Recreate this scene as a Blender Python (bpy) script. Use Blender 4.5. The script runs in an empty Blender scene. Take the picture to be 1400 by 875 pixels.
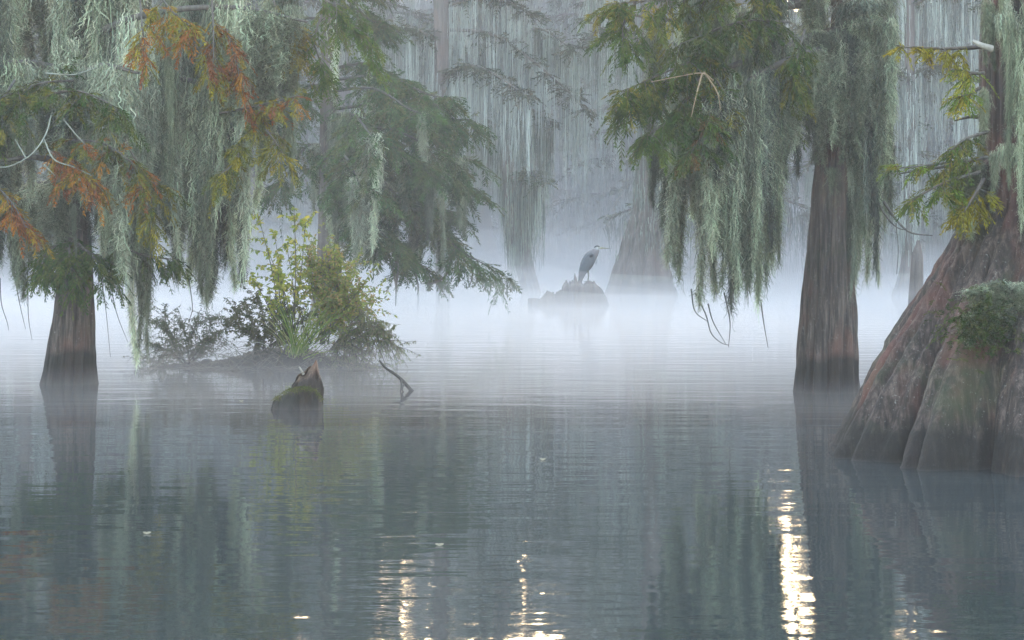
import bpy, math
import numpy as np
from mathutils import Vector

# ------------------------------------------------------------------ camera, light, exposure
S = bpy.context.scene
F, H, YH = 2800.0, 1.6, 320.0          # focal length in photo pixels, eye height, horizon row of the photo

cam_d = bpy.data.cameras.new("camera")
cam_d.lens, cam_d.sensor_width = 72.0, 36.0
cam_d.shift_y = -0.0839
cam_d.clip_start, cam_d.clip_end = 0.1, 2000.0
cam = bpy.data.objects.new("camera", cam_d)
S.collection.objects.link(cam)
cam.location = (0, 0, H)
cam.rotation_euler = (math.radians(90), 0, 0)
S.camera = cam

SUN_AZ, SUN_EL = math.radians(2.2), math.radians(10)
wd = bpy.data.worlds.new("World"); S.world = wd; wd.use_nodes = True
nt = wd.node_tree
bg = nt.nodes["Background"]
sky = nt.nodes.new("ShaderNodeTexSky"); sky.sky_type = 'NISHITA'; sky.sun_disc = False
sky.sun_elevation = SUN_EL; sky.sun_rotation = SUN_AZ
sky.air_density = 1.15; sky.dust_density = 2.2; sky.ozone_density = 1.0
hs = nt.nodes.new("ShaderNodeHueSaturation"); hs.inputs["Saturation"].default_value = .82
nt.links.new(sky.outputs[0], hs.inputs["Color"]); nt.links.new(hs.outputs[0], bg.inputs[0])
bg.inputs[1].default_value = 0.15

sun_d = bpy.data.lights.new("sun", 'SUN')
sun_d.energy, sun_d.angle, sun_d.color = 0.6, math.radians(36), (1.0, 0.55, 0.16)
sun = bpy.data.objects.new("sun", sun_d); S.collection.objects.link(sun)
sd = Vector((math.sin(SUN_AZ)*math.cos(SUN_EL), math.cos(SUN_AZ)*math.cos(SUN_EL), math.sin(SUN_EL)))
sun.rotation_euler = sd.to_track_quat('Z', 'Y').to_euler()
sun.location = (0, -5, 40)

S.view_settings.view_transform = 'Standard'; S.view_settings.look = 'None'
S.view_settings.exposure, S.view_settings.gamma = 3.3, 1.0
S.view_settings.use_curve_mapping = False
c = S.cycles
c.max_bounces, c.diffuse_bounces, c.glossy_bounces = 6, 2, 2
c.transmission_bounces, c.volume_bounces, c.transparent_max_bounces = 2, 2, 4
c.caustics_reflective = c.caustics_refractive = False
c.use_denoising = True
c.use_adaptive_sampling = True; c.adaptive_threshold = 0.012
c.sample_clamp_indirect = 6.0

HAZE_DENSITY, MIST_DENSITY, LOW_DENSITY = 0.0019, 0.028, 0.020

# ------------------------------------------------------------------ helpers
def at(px, py, D):                      # photo pixel and distance -> world point
    return np.array([(px-700)/F*D, D, H-(py-YH)/F*D])
def dist(py):                           # distance of the water seen at a photo row
    return F*H/(py-YH)
def linkobj(o, parent=None):
    S.collection.objects.link(o)
    if parent is not None: o.parent = parent
    return o
def tag(o, label=None, cat=None, group=None, kind=None):
    if label: o["label"] = label
    if cat: o["category"] = cat
    if group: o["group"] = group
    if kind: o["kind"] = kind
    return o
def thing(name, loc, label, cat, group=None):
    o = bpy.data.objects.new(name, None); o.location = loc; o.empty_display_size = 0.2
    linkobj(o); return tag(o, label, cat, group)
def norm(v): return v/np.maximum(np.linalg.norm(v, axis=-1, keepdims=True), 1e-9)

def vnoise(p, seed=0):
    p = np.asarray(p, float); i = np.floor(p).astype(np.int64); f = p-i; f = f*f*(3-2*f)
    def h(a, b, c_):
        n = (a*374761393 + b*668265263 + c_*2147483647 + seed*974634777) & 0xffffffff
        n = ((n ^ (n >> 13))*1274126177) & 0xffffffff
        n = ((n ^ (n >> 16))*2246822519) & 0xffffffff
        return (n & 0xffff)/32767.5-1
    x, y, z = i[..., 0], i[..., 1], i[..., 2]; fx, fy, fz = f[..., 0], f[..., 1], f[..., 2]
    def l(a, b, t): return a+(b-a)*t
    return l(l(l(h(x, y, z), h(x+1, y, z), fx), l(h(x, y+1, z), h(x+1, y+1, z), fx), fy),
             l(l(h(x, y, z+1), h(x+1, y, z+1), fx), l(h(x, y+1, z+1), h(x+1, y+1, z+1), fx), fy), fz)
def fbm(p, o=3, seed=0):
    p = np.asarray(p, float); r = 0; a = 1.0
    for k in range(o):
        r = r+a*vnoise(p*2**k, seed+k); a *= .5
    return r

class Geo:
    def __init__(s): s.V, s.Q, s.C, s.n = [], [], [], 0
    def add(s, V, Q, col=(1, 1, 1)):
        V = np.asarray(V, np.float32).reshape(-1, 3); Q = np.asarray(Q, np.int32).reshape(-1, 4)
        C = np.empty((len(V), 3), np.float32); C[:] = np.asarray(col, np.float32).reshape(-1, 3)
        s.V.append(V); s.Q.append(Q+s.n); s.C.append(C); s.n += len(V)
    def mesh(s, name, mat, origin=(0, 0, 0), smooth=False):
        V = np.concatenate(s.V)-np.asarray(origin, np.float32); Q = np.concatenate(s.Q); C = np.concatenate(s.C)
        me = bpy.data.meshes.new(name)
        me.vertices.add(len(V)); me.vertices.foreach_set("co", V.ravel())
        me.loops.add(Q.size); me.loops.foreach_set("vertex_index", Q.ravel())
        me.polygons.add(len(Q)); me.polygons.foreach_set("loop_start", np.arange(0, Q.size, 4, dtype=np.int32))
        a = me.color_attributes.new("tint", 'FLOAT_COLOR', 'POINT')
        a.data.foreach_set("color", np.c_[C, np.ones(len(C), np.float32)].astype(np.float32).ravel())
        me.update(calc_edges=True)
        me.polygons.foreach_set("use_smooth", np.full(len(Q), smooth)); me.materials.append(mat)
        return me
    def build(s, name, mat, parent=None, smooth=False, origin=None):
        o = np.array(parent.location) if (origin is None and parent is not None) else (np.zeros(3) if origin is None else np.asarray(origin))
        ob = bpy.data.objects.new(name, s.mesh(name, mat, o, smooth))
        if parent is None: ob.location = o
        return linkobj(ob, parent)

def build_each(G, name, mat, parent, smooth=True):
    for V, Q, C in zip(G.V, G.Q, np.array([0]+[len(v) for v in G.V[:-1]]).cumsum()):
        g = Geo(); g.add(V, Q-C); g.build(name, mat, parent, smooth)
def smoothpath(pts, k):                 # Catmull-Rom resample
    P = np.asarray(pts, float); n = len(P)
    if n == 2: return P[0]+(P[1]-P[0])*np.linspace(0, 1, k)[:, None]
    E = np.vstack([2*P[0]-P[1], P, 2*P[-1]-P[-2]])
    t = np.linspace(0, n-1-1e-6, k); i = t.astype(int); f = (t-i)[:, None]
    a, b, c_, d = E[i], E[i+1], E[i+2], E[i+3]
    return .5*(2*b+(c_-a)*f+(2*a-5*b+4*c_-d)*f**2+(3*b-a-3*c_+d)*f**3)
def grid_quads(m, n, wrap):             # m rings of n verts
    i = np.arange(m-1)[:, None]; j = np.arange(n if wrap else n-1)[None]
    j2 = (j+1) % n
    return np.stack(np.broadcast_arrays(i*n+j, i*n+j2, (i+1)*n+j2, (i+1)*n+j), -1).reshape(-1, 4)
def tube(G, pts, rad, n=6, col=(1, 1, 1)):
    P = np.asarray(pts, float); k = len(P); r = np.interp(np.linspace(0, 1, k), np.linspace(0, 1, len(np.atleast_1d(rad))), np.atleast_1d(rad)) if np.size(rad) > 1 else np.full(k, rad)
    T = norm(np.gradient(P, axis=0)); ref = np.array([.3, .9, .1]) if abs(T[0, 1]) < .8 else np.array([1, .1, .2])
    A = norm(np.cross(T, ref)); B = np.cross(T, A)
    th = np.linspace(0, 2*np.pi, n, endpoint=False)
    V = P[:, None]+r[:, None, None]*(A[:, None]*np.cos(th)[None, :, None]+B[:, None]*np.sin(th)[None, :, None])
    G.add(V, grid_quads(k, n, True), col)
def ribbons(G, P, W, rg, col=(1, 1, 1), side=None):   # P (N,K,3), W broadcast to (N,K)
    N, K = P.shape[:2]
    T = np.gradient(P, axis=1)
    if side is None: side = rg.normal(size=(N, 1, 3))
    s = norm(np.cross(norm(T), side))*np.broadcast_to(W, (N, K))[..., None]*.5
    V = np.stack([P-s, P+s], 2)
    base = (np.arange(N)*K*2)[:, None]+(np.arange(K-1)*2)[None]
    Q = np.stack([base, base+1, base+3, base+2], -1)
    col = np.asarray(col, float)
    if col.ndim == 2: col = np.repeat(col, K*2, 0)
    G.add(V, Q, col)

# ------------------------------------------------------------------ materials
def new_mat(name):
    m = bpy.data.materials.new(name); m.use_nodes = True
    n = m.node_tree; n.nodes.clear(); out = n.nodes.new("ShaderNodeOutputMaterial")
    return m, n, out
def nd(n, t, **kw):
    x = n.nodes.new(t)
    for k, v in kw.items(): setattr(x, k, v)
    return x
def ramp(n, fac, stops):
    r = nd(n, "ShaderNodeValToRGB"); n.links.new(fac, r.inputs[0])
    e = r.color_ramp.elements
    while len(e) < len(stops): e.new(.5)
    for k, (p, col) in enumerate(stops):
        e[k].position = p; e[k].color = (*col, 1) if len(col) == 3 else col
    return r.outputs[0]
def noise(n, scale, vec, detail=4, rough=.6):
    x = nd(n, "ShaderNodeTexNoise"); x.inputs["Scale"].default_value = scale
    x.inputs["Detail"].default_value = detail; x.inputs["Roughness"].default_value = rough
    n.links.new(vec, x.inputs["Vector"]); return x.outputs["Fac"]
def mapped(n, scale, coord="Object"):
    tc = nd(n, "ShaderNodeTexCoord"); mp = nd(n, "ShaderNodeMapping"); mp.inputs["Scale"].default_value = scale
    n.links.new(tc.outputs[coord], mp.inputs[0]); return mp.outputs[0]
def mixc(n, fac, a, b, mode='MIX'):
    m = nd(n, "ShaderNodeMix", data_type='RGBA', blend_type=mode)
    for k, v in ((0, fac), (6, a), (7, b)):
        if isinstance(v, (int, float)): m.inputs[k].default_value = v
        elif isinstance(v, tuple): m.inputs[k].default_value = (*v, 1)
        else: n.links.new(v, m.inputs[k])
    return m.outputs[2]

def leafy(name, base, transl=.3, vary=.35):
    """tinted thin plant matter: the tint attribute times a base colour, varied from clump to clump"""
    m, n, out = new_mat(name)
    at_ = nd(n, "ShaderNodeAttribute", attribute_name="tint")
    col = mixc(n, 1.0, at_.outputs["Color"], base, 'MULTIPLY')
    oi = nd(n, "ShaderNodeObjectInfo")
    r = ramp(n, oi.outputs["Random"], [(0, (1-vary*1.35, 1-vary*1.3, 1-vary*1.2)), (.45, (.85, .9, .78)), (1, (1+vary*.8, 1+vary*.85, 1+vary*.8))])
    col = mixc(n, 1.0, col, r, 'MULTIPLY')
    d = nd(n, "ShaderNodeBsdfDiffuse"); t = nd(n, "ShaderNodeBsdfTranslucent"); mx = nd(n, "ShaderNodeMixShader")
    n.links.new(col, d.inputs[0]); n.links.new(col, t.inputs[0]); mx.inputs[0].default_value = transl
    n.links.new(d.outputs[0], mx.inputs[1]); n.links.new(t.outputs[0], mx.inputs[2]); n.links.new(mx.outputs[0], out.inputs[0])
    return m

def bark(name, dark, mid, light, red, moss=(.05, .07, .025), wet=.16, scale=1.0, lichen=.5, mossy=.35, bump=.6):
    m, n, out = new_mat(name)
    v = mapped(n, (scale*9, scale*9, scale*.38)); v2 = mapped(n, (scale*1.6, scale*1.6, scale*.7)); v3 = mapped(n, (scale,)*3)
    fib = noise(n, 3.0, v, 6, .7); pat = noise(n, 1.3, v2, 4, .6); spk = noise(n, 38, v3, 5, .75); pm = noise(n, 1.7, v3, 5, .65)
    col = ramp(n, fib, [(.34, dark), (.5, mid), (.66, light)])
    col = mixc(n, ramp(n, pat, [(.48, (0,)*3), (.68, (.8,)*3)]), col, red)
    col = mixc(n, ramp(n, spk, [(.60, (0,)*3), (.70, (lichen,)*3)]), col, (.34, .34, .31))
    col = mixc(n, ramp(n, pm, [(.52, (0,)*3), (.70, (mossy,)*3)]), col, moss)
    tc = nd(n, "ShaderNodeTexCoord"); sx = nd(n, "ShaderNodeSeparateXYZ"); n.links.new(tc.outputs["Object"], sx.inputs[0])
    ad = nd(n, "ShaderNodeMath", operation='MULTIPLY_ADD'); n.links.new(pat, ad.inputs[0]); ad.inputs[1].default_value = -.5; n.links.new(sx.outputs[2], ad.inputs[2])
    w = ramp(n, ad.outputs[0], [(max(0, wet-.06), (.85,)*3), (max(0, wet-.06)+.10, (0,)*3)])
    col = mixc(n, w, col, (.006, .006, .005))
    b = nd(n, "ShaderNodeBsdfPrincipled"); n.links.new(col, b.inputs["Base Color"]); b.inputs["Roughness"].default_value = .85
    bp = nd(n, "ShaderNodeBump"); bp.inputs["Strength"].default_value = bump; bp.inputs["Distance"].default_value = .02
    hm = nd(n, "ShaderNodeMath", operation='MULTIPLY_ADD'); n.links.new(spk, hm.inputs[0]); hm.inputs[1].default_value = .25; n.links.new(fib, hm.inputs[2])
    n.links.new(hm.outputs[0], bp.inputs["Height"]); n.links.new(bp.outputs[0], b.inputs["Normal"]); n.links.new(b.outputs[0], out.inputs[0])
    return m

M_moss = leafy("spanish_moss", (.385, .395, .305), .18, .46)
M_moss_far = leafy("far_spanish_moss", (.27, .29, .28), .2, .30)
M_leaf = leafy("cypress_leaf", (1, 1, 1), .35, .12)
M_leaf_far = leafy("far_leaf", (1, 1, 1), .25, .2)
M_bark = bark("cypress_bark", (.013, .010, .009), (.055, .041, .036), (.16, .125, .105), (.16, .072, .052), bump=1.0, wet=.10)
M_bark_big = bark("buttress_bark", (.007, .005, .005), (.038, .026, .022), (.13, .096, .08), (.135, .046, .034), lichen=.7, mossy=.45, bump=1.0, wet=.06)
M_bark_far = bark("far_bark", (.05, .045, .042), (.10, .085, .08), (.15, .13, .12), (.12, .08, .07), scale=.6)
M_twig = bark("twig_bark", (.05, .045, .04), (.10, .09, .08), (.17, .16, .14), (.12, .09, .07), wet=-5, mossy=.2)
M_dark_limb = bark("dark_limb", (.02, .018, .016), (.05, .045, .038), (.09, .08, .07), (.06, .045, .035), wet=-5, mossy=.5)
M_twig_pale = bark("lichen_twig", (.16, .17, .14), (.28, .30, .25), (.4, .42, .36), (.25, .25, .2), wet=-5, mossy=.1)
M_stump = bark("rotten_stump", (.05, .04, .035), (.15, .095, .065), (.24, .17, .12), (.20, .09, .055), wet=.05, scale=2.5, mossy=.4, bump=1)

def plain(name, col, rough=.7, var=.25, scale=25):
    m, n, out = new_mat(name)
    f = noise(n, scale, mapped(n, (1, 1, 1)), 4)
    lo = tuple(x*(1-var) for x in col); hi = tuple(min(1, x*(1+var)) for x in col)
    b = nd(n, "ShaderNodeBsdfPrincipled"); n.links.new(ramp(n, f, [(.3, lo), (.7, hi)]), b.inputs["Base Color"])
    b.inputs["Roughness"].default_value = rough; n.links.new(b.outputs[0], out.inputs[0])
    return m
def volume_mat(name, density, col=(1, 1, 1), aniso=0.05):
    m, n, out = new_mat(name)
    p = nd(n, "ShaderNodeVolumePrincipled"); p.inputs["Density"].default_value = density
    p.inputs["Color"].default_value = (*col, 1); p.inputs["Anisotropy"].default_value = aniso
    p.inputs["Density Attribute"].default_value = ""
    n.links.new(p.outputs[0], out.inputs["Volume"]); return m

# ------------------------------------------------------------------ water and air
m, n, out = new_mat("still_water")
b = nd(n, "ShaderNodeBsdfPrincipled"); b.inputs["Base Color"].default_value = (.030, .040, .042, 1)
b.inputs["Roughness"].default_value = .03; b.inputs["IOR"].default_value = 1.33
n1 = noise(n, 1.0, mapped(n, (.9, 2.6, 1)), 2, .5); n2 = noise(n, 1.0, mapped(n, (5, 11, 1)), 2, .5); n3 = noise(n, 1.0, mapped(n, (.12, .2, 1)), 2, .5)
am = ramp(n, n3, [(.35, (.25,)*3), (.65, (1,)*3)])
ma = nd(n, "ShaderNodeMath", operation='MULTIPLY'); n.links.new(n2, ma.inputs[0]); ma.inputs[1].default_value = .16
mb_ = nd(n, "ShaderNodeMath", operation='MULTIPLY_ADD'); n.links.new(ma.outputs[0], mb_.inputs[0]); n.links.new(am, mb_.inputs[1]); n.links.new(n1, mb_.inputs[2])
bp = nd(n, "ShaderNodeBump"); bp.inputs["Strength"].default_value = 1.0; bp.inputs["Distance"].default_value = .006
n.links.new(mb_.outputs[0], bp.inputs["Height"]); n.links.new(bp.outputs[0], b.inputs["Normal"]); n.links.new(b.outputs[0], out.inputs[0])
M_water = m
g = Geo(); R_ = 700
g.add([(-R_, -R_, 0), (R_, -R_, 0), (R_, R_, 0), (-R_, R_, 0)], [(0, 1, 2, 3)])
tag(g.build("water", M_water), "still misty swamp water reflecting the trees", "water", kind="structure")

def box(name, x0, x1, y0, y1, z0, z1, mat):
    g = Geo(); V = [(x, y, z) for z in (z0, z1) for x, y in ((x0, y0), (x1, y0), (x1, y1), (x0, y1))]
    g.add(V, [(3, 2, 1, 0), (4, 5, 6, 7), (0, 1, 5, 4), (1, 2, 6, 5), (2, 3, 7, 6), (3, 0, 4, 7)])
    return g.build(name, mat)
tag(box("haze", -710, 710, -710, 710, -1, 26, volume_mat("haze_air", HAZE_DENSITY, (.96, .95, 1.0))), "pale morning haze filling the swamp air", "haze", kind="stuff")

# banks of mist lying on the far water
def mist_bank(label, x1, y0, y1, ramp_in, prof, mat, seed, rough=.45):
    nx, ny = 150, 150
    xs = np.linspace(-x1, x1, nx); ys = y0+np.linspace(0, 1, ny)**1.5*(y1-y0)
    X, Y = np.meshgrid(xs, ys)
    ed = np.clip((Y-y0)/ramp_in, 0, 1)*np.clip((y1-Y)/8, 0, 1)*np.clip((x1-np.abs(X))/8, 0, 1)
    tz = ed*np.interp(Y, prof[0], prof[1])*(1+rough*fbm(np.stack([X/10, Y/16, X*0], -1), 3, seed))
    tz = np.maximum(tz, 0)*np.clip(ed*3, 0, 1)+.02
    g = Geo()
    top = np.stack([X, Y, tz], -1).reshape(-1, 3); bot = np.stack([X, Y, X*0-.5], -1).reshape(-1, 3)
    q = grid_quads(ny, nx, False)
    g.add(np.vstack([top, bot]), np.vstack([q, q[:, ::-1]+len(top)]))
    ring = np.concatenate([np.arange(nx), np.arange(1, ny)*nx+nx-1, (ny-1)*nx+np.arange(nx-2, -1, -1), np.arange(ny-2, 0, -1)*nx])
    r2 = np.roll(ring, -1); g.Q.append(np.stack([ring, ring+len(top), r2+len(top), r2], -1).astype(np.int32))
    tag(g.build("mist", mat, smooth=True), label, "mist", kind="stuff")
mist_bank("deep white mist bank filling the gaps between the far trees", 95, 42, 196, 22, ([36, 46, 56, 66, 80, 100, 130, 200], [.5, 1.0, 1.9, 2.8, 3.8, 5.0, 6.0, 7.5]), volume_mat("mist_air", MIST_DENSITY, (1.0, .962, .985)), 5)
mist_bank("tall pale veil of mist hanging through the distant forest", 130, 44, 200, 30, ([44, 60, 80, 110, 200], [5, 9, 13, 16, 18]), volume_mat("tall_mist_air", .0085, (.96, .95, 1.0)), 11, .3)
low_air = volume_mat("low_mist_air", LOW_DENSITY, (1.0, .962, .985))
for k, (hs_, y0) in enumerate(((.35, 13), (.75, 12), (1.3, 14), (2.1, 17))):      # thins out with height, one sheet inside the other
    mist_bank("thin mist skimming the open water around the islet and the heron's stump", 60+k, y0, 95+k, 14+3*k, ([12, 17, 20, 26, 36, 46, 60, 95], hs_*np.array([.15, .22, .40, .55, .46, .25, .7, 1.4])), low_air, 8+k*7, .6)
for o in S.objects:
    if o.get("label", "").startswith("thin mist"): o["group"] = "thin sheets of mist on the open water"

# ------------------------------------------------------------------ moss
def clump_mesh(name, L, w, nc, ns, seed, sw=.0075, K=8, sl=(.10, .26), curl=.02, mat=None, ragged=.68):
    rg = np.random.default_rng(seed)
    a = rg.random(nc)*2*np.pi; r = np.sqrt(rg.random(nc)); ct = np.c_[np.cos(a)*r*w/2, np.sin(a)*r*w*.35]
    lc = L*(1-ragged*rg.random(nc)**.8); lc[0] = L
    ph = rg.random((nc, 4))*6.28
    wts = lc/lc.sum(); ci = rg.choice(nc, ns, p=wts); t = rg.random(ns)**.9
    z = -t*lc[ci]
    off = np.c_[np.sin(z*2.1+ph[ci, 0])+.5*np.sin(z*5+ph[ci, 1]), np.sin(z*1.8+ph[ci, 2])+.5*np.sin(z*4.4+ph[ci, 3])]*.03*np.sqrt(t)[:, None]
    rr = (.05*(1-t)**.7+.004)*(w/.3)**.3
    st = np.c_[ct[ci]*(1-.25*t)[:, None]+off+rg.normal(size=(ns, 2))*rr[:, None], z+rg.random(ns)*.1]
    long = rg.random(ns) < .22
    d = norm(np.c_[rg.normal(size=(ns, 2))*np.where(long, .10, .42)[:, None], np.full(ns, -1.)])
    ln = rg.uniform(*sl, ns)*np.where(long, 1.7, 1)*(1-.35*t)
    s = np.linspace(0, 1, K); p1, p2, nw = rg.random((ns, 1))*6.28, rg.random((ns, 1))*6.28, rg.uniform(1, 3, (ns, 1))
    P = st[:, None]+d[:, None]*(ln[:, None]*s)[..., None]
    cu = curl*np.where(long, .5, 1)[:, None]
    P[..., 0] += cu*np.sin(s*nw*6.28+p1)*np.sqrt(s); P[..., 1] += cu*np.sin(s*nw*6.28+p2)*np.sqrt(s)
    P[..., 2] -= .15*(s**2)*np.hypot(d[:, 0], d[:, 1])[:, None]*ln[:, None]
    W = sw*rg.uniform(.6, 1.4, (ns, 1))*(1-.6*s)
    br = rg.uniform(.35, 1.45, ns)*rg.uniform(.5, 1.4, nc)[ci]; gr = rg.uniform(-.10, .14, ns)
    col = np.c_[br*(1-gr), br, br*(1-gr*.3)]
    G = Geo(); ribbons(G, P, W, rg, col)
    return G.mesh(name, mat or M_moss)
MOSS = [clump_mesh("moss_clump", 2.0, w, nc, ns, 100+i) for i, (w, nc, ns) in enumerate(
    [(.30, 7, 3400), (.24, 5, 2900), (.20, 4, 2500), (.16, 3, 2000), (.24, 6, 2700), (.12, 2, 1500)])]
WISP = [clump_mesh("moss_wisp", 1.0, .07, 2, 500, 120+i, sl=(.08, .22)) for i in range(3)]
TUFT = [clump_mesh("moss_tuft", .5, .40, 14, 1600, 130+i, sl=(.1, .3), curl=.02) for i in range(2)]

def hang(parent, name, me, p, sz, sxy, rg):
    o = bpy.data.objects.new(name, me); linkobj(o, parent)
    o.location = Vector(p)-parent.location
    o.rotation_euler = (rg.normal()*.02, rg.normal()*.02, rg.random()*6.28); o.scale = (sxy, sxy, sz)
    return o
def curtain(parent, limbs, envelope, nclump, rg, D0, minlen=.5, wr=(.8, 1.2), full=.45):
    """hang clumps from points along limbs; envelope(px) is the photo row that the tips may reach"""
    seg = [np.linalg.norm(np.diff(l, axis=0), axis=1).sum() for l in limbs]; pr = np.array(seg)/sum(seg)
    for k in range(nclump):
        l = limbs[rg.choice(len(limbs), p=pr)]; t = rg.random()*(len(l)-1); i = min(int(t), len(l)-2)
        p = l[i]+(l[i+1]-l[i])*(t-i); px = 700+p[0]*F/p[1]
        zb = H-(envelope(px)-YH)/F*p[1]
        L = (p[2]-zb)*(1-full*rg.random()**1.5)
        if L < minlen*.5: continue
        L = min(L, 2.9)
        me = MOSS[rg.integers(len(MOSS))] if L > .8 else (MOSS+WISP*2)[rg.integers(len(MOSS)+6)]
        base = 2.0 if me.name.startswith("moss_clump") else 1.0
        hang(parent, "moss_strand", me, p, L/base/1.08, rg.uniform(*wr), rg)

# ------------------------------------------------------------------ foliage
GREEN = [(.06, .105, .025), (.085, .125, .03), (.045, .08, .025), (.11, .13, .035)]
OLIVE = [(.14, .145, .03), (.20, .17, .035), (.10, .12, .03)]
YELLOW = [(.34, .26, .03), (.26, .22, .03), (.22, .20, .035)]
RUST = [(.36, .12, .03), (.42, .18, .03), (.26, .09, .04), (.30, .20, .03)]
PALEGREEN = [(.16, .22, .04), (.22, .27, .04), (.12, .18, .04), (.30, .29, .05)]

def sprays(G, P, U, rg, ls=(.2, .4), m=9, ll=.08, lw=.015, pal=GREEN, droop=.45, twig=.004):
    N = len(P); U = norm(U); L = rg.uniform(*ls, N)
    j = np.linspace(.08, 1, m)
    up = norm(rg.normal(size=(N, 3))*.45+np.array([0, 0, 1.]))
    sd_ = norm(np.cross(U, up)); upn = np.cross(sd_, U)
    pos = P[:, None]+U[:, None]*(L[:, None]*j)[..., None]; pos[..., 2] -= droop*L[:, None]*j**2*.6
    pal = np.asarray(pal, float); pc = pal[rg.integers(len(pal), size=N)]
    for sg in (-1, 1, 0):
        mm = m if sg else 3
        ps = pos if sg else pos[:, -3:]
        jj = j if sg else j[-3:]
        d = U[:, None]*.75+sg*sd_[:, None]*.75+np.array([0, 0, -droop*.7])+rg.normal(size=(N, mm, 3))*.18
        d = norm(d); l = ll*(.55+.55*np.sin(np.pi*np.clip(jj*.85+.1, 0, 1)))*rg.uniform(.7, 1.25, (N, mm))
        w = norm(np.cross(d, upn[:, None]+rg.normal(size=(N, mm, 3))*.5))*lw*.5*rg.uniform(.7, 1.2, (N, mm, 1))
        V = np.stack([ps, ps+d*(l*.45)[..., None]+w, ps+d*l[..., None], ps+d*(l*.45)[..., None]-w], 2).reshape(-1, 3)
        cc = np.repeat((pc[:, None]*rg.uniform(.7, 1.35, (N, mm, 1))).reshape(-1, 3), 4, 0)
        G.add(V, np.arange(len(V)).reshape(-1, 4), cc)
    if twig: ribbons(G, np.concatenate([P[:, None], pos], 1), np.full((N, m+1), twig), rg, np.tile([.10, .075, .05], (N, 1)))

def bough(Gf, Gt, path, rad, rg, nsub=10, sub=.6, nspr=7, pal=GREEN, t0=.15, flat=.35, sag=.25, **kw):
    """a limb with side branchlets carrying feathery sprays"""
    P = smoothpath(path, 16); tube(Gt, P, rad, 6)
    T = norm(np.gradient(P, axis=0))
    A, B = [], []
    for k in range(nsub):
        t = t0+(1-t0)*(k+rg.random())/nsub; i = min(int(t*15), 14); b0 = P[i]+(P[i+1]-P[i])*(t*15-i)
        d = norm(T[i]*.6+rg.normal(size=3)*np.array([.8, .8, flat])); l = sub*rg.uniform(.5, 1.15)*(1.15-.5*t)
        s = np.linspace(0, 1, 7)[:, None]; q = b0+d*l*s; q[:, 2] -= sag*l*(s[:, 0]**2)
        tube(Gt, q, [.006, .002], 3)
        tt = rg.random(nspr)*.85+.15; ii = np.minimum((tt*6).astype(int), 5); f = (tt*6-ii)[:, None]
        pp = q[ii]*(1-f)+q[ii+1]*f
        dd = norm(np.diff(q, axis=0))[ii]; sdv = norm(np.cross(dd, [0, 0, 1.]))*rg.choice([-1, 1], nspr)[:, None]
        A.append(pp); B.append(dd*.7+sdv*.8+rg.normal(size=(nspr, 3))*.25+np.array([0, 0, -.15]))
        A.append(q[-1:]); B.append(dd[-1:])
    tt = np.r_[rg.random(nspr)*(1-t0)+t0, 1.0]; ii = np.minimum((tt*15).astype(int), 14)
    A.append(P[ii]); B.append(T[ii]+rg.normal(size=(len(ii), 3))*.6)
    sprays(Gf, np.concatenate(A), np.concatenate(B), rg, pal=pal, **kw)

# ------------------------------------------------------------------ trunks
def trunk(axis, nth=140, nz=170, lobes=8, amp=.22, ampz=1.2, seed=0, ridge=.014, G=None, z_lo=-.5, phase=0., sharp=.6, lumps=.05, creases=None, flute=.07):
    """axis rows: z, x, y, radius; fluted towards the foot"""
    A = np.asarray(sorted(map(tuple, axis)), float); z = z_lo+(A[-1, 0]-z_lo)*np.linspace(0, 1, nz)**1.35
    k = np.ones(9)/9
    def ev(c_):
        v = np.interp(z, A[:, 0], A[:, c_]); return np.convolve(np.pad(v, 4, mode='edge'), k, 'valid')
    cx, cy, R = ev(1), ev(2), ev(3)
    th = np.linspace(0, 2*np.pi, nth, endpoint=False)
    TH, Z = np.meshgrid(th, z)
    wob = .35*vnoise(np.stack([np.cos(TH)*1.3, np.sin(TH)*1.3, Z*.35], -1), seed+3)
    if creases is None:
        rl = np.random.default_rng(seed+40); w_ = rl.uniform(.55, 1.5, lobes); cr = phase+np.r_[0, np.cumsum(w_/w_.sum())]*2*np.pi
    else:
        cr = np.radians(np.sort(creases)); cr = np.r_[cr, cr[0]+2*np.pi]; wob = wob*.25
    tt_ = (TH+wob-cr[0]) % (2*np.pi)+cr[0]; ix = np.clip(np.searchsorted(cr, tt_.ravel(), side='right')-1, 0, len(cr)-2).reshape(tt_.shape)
    gl = np.maximum(np.sin(np.pi*(tt_-cr[ix])/(cr[ix+1]-cr[ix])), 0)**sharp
    at_ = amp*np.exp(-np.maximum(Z, 0)/ampz)+.04
    RR = R[:, None]*(1-at_*(1-gl))
    RR = RR*(1+lumps*fbm(np.stack([np.cos(TH)*2, np.sin(TH)*2, Z*.8], -1), 3, seed+9))
    n2 = max(5, int(lobes*3.5)); w2 = 1.2*vnoise(np.stack([np.cos(TH)*2.5, np.sin(TH)*2.5, Z*.5], -1), seed+21)
    RR = RR*(1-flute*(1-np.abs(np.cos(n2*TH/2+w2*2))**.7)*(.4+.6*vnoise(np.stack([np.cos(TH)*3, np.sin(TH)*3, Z*.6], -1), seed+31)**2*2))
    per = R[:, None]*14+1.2
    fr = fbm(np.stack([np.cos(TH)*per, np.sin(TH)*per, Z*1.3], -1), 3, seed+17)
    RR = RR+ridge*fr*np.minimum(1, R[:, None]*3)
    V = np.stack([cx[:, None]+RR*np.cos(TH), cy[:, None]+RR*np.sin(TH), Z], -1)
    G = G or Geo(); G.add(V, grid_quads(nz, nth, True)); return G
def px_axis(rows, D):                   # rows: py, left px, right px -> z,x,y,R
    return [(H-(py-YH)/F*D, ((a+b)/2-700)/F*D, D, (b-a)/2/F*D) for py, a, b in rows]

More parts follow.
